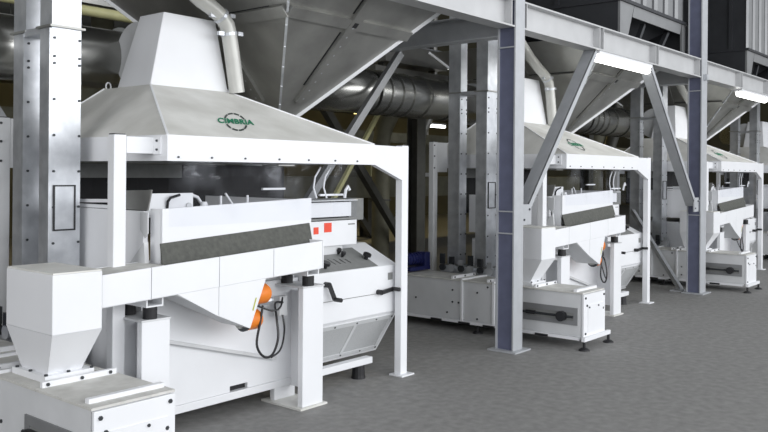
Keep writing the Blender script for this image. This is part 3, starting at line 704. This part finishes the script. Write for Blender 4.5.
fin(LB(R).prism([(BX0, BY0 + 0.03, 3.362), (BX0, BY0 + 1.0, 3.362), (BX0, BY0 + 1.5, ZF - 0.02), (BX0, BY0 + 0.03, ZF - 0.02)], (0.02, 0, 0)), 'side_skirt', 'bindark', R)
fin(LB(R).prism([(BX1 - 0.02, BY0 + 0.03, 3.362), (BX1 - 0.02, BY0 + 1.0, 3.362), (BX1 - 0.02, BY0 + 1.5, ZF - 0.02), (BX1 - 0.02, BY0 + 0.03, ZF - 0.02)], (0.02, 0, 0)), 'side_skirt', 'bindark', R)
fin(LB(R).frustum((2.1, 2.9, 0.7, 1.5), 3.40, (BX0 + 0.03, BX1 - 0.03, BY0 + 0.10, BY1 - 0.1), ZF - 0.02), 'bin_bottom', 'bindark', R)
fin(LB(R).bar((BX0 + 0.35, BY0 + 0.12, 3.46), (BX1 - 0.6, BY0 + 0.12, 3.46), 0.06, 0.05), 'cross_angle', 'bin', R)
fin(LB(R).bar((BX0 + 0.75, BY0 + 0.10, 3.44), (BX0 + 0.95, BY0 + 0.10, 3.70), 0.06, 0.05), 'stay', 'bindark', R)
fin(LB(R).bar((BX1 - 0.75, BY0 + 0.10, 3.42), (BX1 - 0.45, BY0 + 0.10, 3.72), 0.06, 0.05), 'stay', 'bindark', R)

# ---------------------------------------------------------------- strip lamp under the beam
R = root_at('strip_lamp', 1.18, -0.12, 3.02)
def lamp_parts(R, x0, x1, y, z):
    fin(LB(R).box(x0, x1, y - 0.06, y + 0.06, z + 0.035, z + 0.07), 'lamp_housing', 'white', R)
    fin(LB(R).tube([(x0 + 0.01, y, z), (x0 + 0.03, y, z), (x1 - 0.03, y, z), (x1 - 0.01, y, z)], [0.03, 0.05, 0.05, 0.03], 14), 'lamp_diffuser', 'tube', R)
lamp_parts(R, 0.42, 1.94, -0.12, 3.02)

# ------------------------------------------------------------------ repeat along the row
row = ['nearest', 'second', 'third', 'farthest']
lab = {
 'extraction_hood': ('hood', 'extraction hoods over the machines', [
   'large white extraction hood nearest the camera, with a wide chimney and green CIMBRIA lettering',
   'white extraction hood on posts seen between the two steel columns',
   'white extraction hood right of the farther steel column, small in the distance',
   'white extraction hood cut off at the right edge of the picture']),
 'gravity_separator': ('machine', 'white separator machines in a row', [
   'large white separator machine nearest the camera, with orange motors and control console',
   'white separator machine with orange motors between the two steel columns',
   'small distant white separator machine right of the farther steel column',
   'white separator machine mostly hidden at the right edge of the picture']),
 'discharge_spout': ('spout', 'box spouts on the conveyors', [
   'big white box spout with tapered funnel at the lower left',
   'white box spout just right of the nearer steel column',
   'small white box spout just right of the farther steel column',
   'white box spout at the right edge of the picture, behind the third machine']),
 'chain_conveyor': ('conveyor', 'floor conveyors feeding the machines', [
   'white floor conveyor box in the bottom left corner with a dusty lid',
   'long white floor conveyor passing behind the nearer steel column',
   'white floor conveyor standing behind the farther steel column, on black feet',
   'floor conveyor at the right edge of the picture, mostly hidden']),
 'bucket_elevator': ('elevator', 'twin-leg bucket elevators', [
   'galvanised twin-leg bucket elevator at the far left with inspection hatch',
   'galvanised twin-leg bucket elevator left of the nearer steel column',
   'dark twin-leg bucket elevator seen between second and third white hoods',
   'twin-leg bucket elevator at the right, beyond the third white hood']),
 'gear_motor': ('motor', 'blue gear motors on the conveyors', [
   'blue gear motor at the left edge, half hidden behind the big box spout',
   'blue gear motor on the conveyor left of the nearer steel column',
   'blue gear motor on the conveyor behind the farther steel column', None]),
 'exhaust_duct': ('duct', 'round steel exhaust ducts', [
   'round dark steel duct joining the nearest chimney from the left',
   'shiny ringed steel duct above and left of the twin galvanised legs',
   'round steel duct behind the second machine, leading to the third hood', None]),
 'aspiration_pipe': ('pipe', 'aspiration pipes onto the hoods', [
   'pale grey bent pipe with clamps beside the nearest white chimney',
   'pale grey bent pipe beside the second white chimney',
   'pale grey bent pipe beside the third white chimney', None]),
 'steel_hopper': ('hopper', 'inverted pyramid steel hoppers', [
   'large dark steel pyramid hopper right of the nearest chimney',
   'steel pyramid hopper hanging between the two steel columns',
   'small steel pyramid hopper at the upper right beyond the farther column', None]),
 'storage_bin': ('bin', 'ribbed storage bins above the beam', [
   None, 'ribbed grey storage bin above the beam between the two columns',
   'ribbed grey storage bin in the upper right corner', None]),
 'strip_lamp': ('lamp', 'strip lamps under the beam', [
   None, 'lit white strip lamp under the beam between the two columns',
   'lit white strip lamp under the beam right of the farther column', None]),
}
for nm, root in list(things.items()):
    cat, grp, labels = lab[nm]
    lx, ly, lz = root['_l']; del root['_l']
    if nm == 'storage_bin': dx = 0.0
    for k in range(4):
        if labels[k] is None: continue
        first = (k == min(i for i in range(4) if labels[i]))
        o = root if first else copy_tree(root)
        o.location = (OX + lx + k * P, OY + ly, lz)
        tag(o, labels[k], cat, grp)
    # moving the prototype last would move copies' source only, so nothing else to do

# ------------------------------------------------------------------ rear of the hall
def simple_col(x, y, label, h=6.5, w=0.22):
    t = empty('rear_column', (x, y, 0))
    MB().box(-w/2, w/2, -w/2, -w/2 + 0.02, 0, h).build('flange', 'darkframe', t)
    MB().box(-w/2, w/2, w/2 - 0.02, w/2, 0, h).build('flange', 'darkframe', t)
    MB().box(-0.008, 0.008, -w/2 + 0.02, w/2 - 0.02, 0, h).build('web', 'darkframe', t)
    MB().box(-w/2 - .08, w/2 + .08, -w/2 - .08, w/2 + .08, 0, 0.02).build('base_plate', 'darkframe', t)
    tag(t, label, 'column', 'dark columns at the back of the hall')
simple_col(10.72, 8.25, 'dark steel column behind the nearest hood, right of its white post')
simple_col(16.5, 14.3, 'thin dark column far back, seen through the nearest hood frame', 1.2, 0.3)
simple_col(16.9, 8.25, 'dark steel column far back between second and third hoods')
simple_col(4.3, 8.25, 'dark steel column behind the far left elevator')

def rear_bar(name, p0, p1, w, h, mt, label, cat, group=None):
    p0 = Vector(p0)
    o = MB().bar((0, 0, 0), Vector(p1) - p0, w, h).build(name, mt, None, loc=p0)
    tag(o, label, cat, group)
t = empty('rear_tub', (8.0, 13.2, 0))
MB().box(0, 22, -0.4, 0.4, 1.1, 1.6).build('tub_body', 'olive', t)
for k in range(6): MB().box(0.5 + 4.0 * k, 0.62 + 4.0 * k, -0.06, 0.06, 0, 1.1).build('tub_leg', 'darkframe', t)
tag(t, 'olive-grey conveyor tub far back, seen through the nearest hood frame', 'conveyor')
rear_bar('rear_beam', (1.0, 8.2, 3.75), (8.0, 8.2, 3.75), 0.3, 0.55, 'steel', 'grey box beam at the top left behind the nearest chimney', 'beam')
o = MB().tube([(0, 0, 0), (6.8, 0, 0)], 0.055, 12).build('rear_pipe', 'yellow', None, smooth=True, loc=(1.0, 7.9, 3.36)); tag(o, 'pale yellow pipe under the grey beam at the top left', 'pipe')
gb = 'diagonal braces at the back of the hall'
rear_bar('rear_brace', (7.08, 5.68, 3.01), (4.43, 5.68, 0.03), 0.06, 0.08, 'bin', 'grey diagonal brace in front of the shiny ringed duct', 'brace', gb)
rear_bar('rear_brace', (8.70, 7.0, 3.02), (6.40, 7.0, 0.02), 0.05, 0.05, 'yellow', 'thin pale diagonal rod beside the grey brace under the shiny duct', 'brace', gb)
rear_bar('rear_brace', (9.2, 9.0, 2.85), (11.75, 9.0, 0.03), 0.12, 0.12, 'darkframe', 'dark diagonal brace seen inside the nearest hood frame', 'brace', gb)
rear_bar('rear_brace', (15.0, 13.95, 1.4), (16.3, 13.95, 0.03), 0.14, 0.14, 'darkframe', 'dark short brace at the foot of the far thin column', 'brace', gb)
rear_bar('rear_brace', (15.2, 7.6, 4.2), (11.8, 7.6, 0.03), 0.14, 0.14, 'olive', 'olive diagonal brace behind the second hood', 'brace', gb)
rear_bar('rear_brace', (2.35, 6.7, 3.30), (3.75, 6.7, 1.2), 0.10, 0.10, 'frame', 'grey diagonal pipe at the left edge behind the elevator', 'brace', gb)
# two-storey platform and pipes giving the busy dark background
gp = 'dark platform beams at the back of the hall'
rear_bar('platform_beam', (0.0, 10.5, 3.55), (34.0, 10.5, 3.55), 0.2, 0.35, 'darkframe', 'dark platform beam across the back of the hall', 'beam', gp)
rear_bar('platform_beam', (0.0, 11.3, 2.45), (34.0, 11.3, 2.45), 0.15, 0.22, 'olive', 'olive lower platform beam across the back of the hall', 'beam', gp)
t = MB().box(-2, 36, 10.6, 19.5, 3.75, 3.85).build('platform_deck', 'darkframe'); tag(t, 'dark upper platform deck at the back of the hall', 'platform')
t = empty('grey_casing', (9.65, 7.4, 3.27))
MB().box(-0.75, 0.75, 0, 0.4, 0, 0.26).build('casing_body', 'steel', t); MB().box(-0.80, 0.80, -0.02, 0.42, 0.26, 0.28).build('casing_lid', 'galv', t)
MB().box(-0.85, 0.9, 0.1, 0.3, -0.14, -0.06).build('tray', 'steel', t)
for x in (-0.6, 0.6): MB().box(x - 0.02, x + 0.02, 0.15, 0.25, -0.06, 0).build('spacer', 'darkframe', t); MB().box(x - 0.02, x + 0.02, 0.18, 0.22, 0.28, 5.72).build('hanger', 'darkframe', t)
tag(t, 'grey steel casing above the shiny ringed duct', 'casing')
def rear_lamp(x, y, z, L, label, ztop):
    t = empty('rear_lamp', (x, y, z))
    MB().box(-L/2, L/2, -0.05, 0.05, 0.03, 0.06).build('lamp_housing', 'white', t)
    MB().tube([(-L/2, 0, 0), (L/2, 0, 0)], 0.03, 10).build('lamp_tube', 'tube', t)
    for s in (-1, 1): MB().tube([(s * L * 0.4, 0, 0.06), (s * L * 0.4, 0, ztop - z)], 0.008, 6).build('hanger', 'darkframe', t)
    tag(t, label, 'lamp', 'strip lamps at the back of the hall')
rear_lamp(14.2, 10.5, 2.70, 0.9, 'small lit strip lamp behind, right of the nearest hood post', 3.37)
rear_lamp(11.05, 8.0, 3.45, 0.6, 'small lit strip lamp left of the twin galvanised legs', 8.99)
rear_lamp(3.83, 8.2, 2.72, 0.35, 'small lit strip lamp at the far left edge', 3.47)
rear_lamp(9.75, 9.4, 2.75, 0.4, 'small lit strip lamp just right of the nearest steel hopper', 8.99)
# assorted ducts and pipes filling the dim rear of the hall
gd = 'dim ducts and pipes at the back of the hall'
rnd = random.Random(3)
spots = [(11.2, 9.4, 0.16, 'olive'), (13.1, 10.0, 0.10, 'steel'), (15.4, 9.8, 0.22, 'olive'), (17.8, 9.9, 0.14, 'steel'), (19.2, 9.2, 0.20, 'olive'), (21.0, 9.6, 0.16, 'darkframe'), (5.3, 9.4, 0.14, 'olive'), (7.2, 9.7, 0.18, 'darkframe')]
wh = ['left of the twin galvanised legs', 'beside the nearer column', 'behind the second chimney', 'between second and third hoods', 'behind the third chimney', 'beyond the third hood', 'behind the far left elevator', 'behind the nearest chimney']
for (x, y, rr, mt), w_ in zip(spots, wh):
    t = empty('rear_duct', (x, y, 0))
    MB().tube([(0, 0, 0), (0, 0, 2.2), (0.08, 0, 2.5), (0.3, 0, 2.8), (0.42, 0, 3.1), (0.42, 0, 9.0)], rr, 14).build('duct_pipe', mt, t, smooth=True)
    for z in (1.2, 3.4): MB().tube([(0.42 if z > 3 else 0, 0, z), (0.42 if z > 3 else 0, 0, z + 0.03)], rr + 0.03, 14).build('joint_ring', 'darkframe', t)
    tag(t, 'dim upright duct at the back, ' + w_, 'duct', gd)
# small cabinets on the far tub
for i, (x, w_, h_, mt, lb) in enumerate(((13.9, 0.7, 0.75, 'olive', 'leftmost'), (15.0, 0.5, 1.0, 'yellow', 'second'), (15.9, 0.8, 0.6, 'olive', 'third'), (17.0, 0.45, 0.95, 'lightgrey', 'rightmost'))):
    t = empty('valve_cabinet', (x, 13.2, 1.6))
    MB().box(0, w_, -0.3, 0.3, 0, h_).build('cabinet_body', mt, t, bevel=0.02)
    MB().box(0.06, w_ - 0.06, -0.32, -0.3, 0.1, h_ - 0.12).build('cabinet_door', 'olive', t)
    MB().tube([(w_ * 0.7, -0.2, h_), (w_ * 0.7, -0.2, h_ + 0.3)], 0.06, 10).build('stub_pipe', 'lightgrey', t)
    tag(t, 'small dim cabinet far back on the olive tub, ' + lb + ' of four', 'cabinet', 'small cabinets on the far tub')
# warm lamps over the far bay
for i, (x, y) in enumerate(((9.0, 14.5), (17.0, 15.0), (25.0, 14.5))):
    t = empty('bay_lamp', (x, y, 3.3))
    MB().tube([(0, 0, 0), (0, 0, 0.12), (0, 0, 0.2)], [0.22, 0.14, 0.05], 18).build('lamp_shade', 'olive', t)
    MB().tube([(0, 0, 0.2), (0, 0, 0.45)], 0.02, 8).build('lamp_stem', 'darkframe', t)
    d = bpy.data.lights.new('bay_lamp_light', 'POINT'); d.energy = 110; d.color = (1.0, 0.80, 0.35); d.shadow_soft_size = 0.12
    l = bpy.data.objects.new('bay_lamp_light', d); col.objects.link(l); l.location = (x, y, 3.2)
    tag(t, ['yellow bay lamp at the back left under the platform', 'yellow bay lamp at the back middle under the platform', 'yellow bay lamp at the back right under the platform'][i], 'lamp', 'bay lamps under the platform')
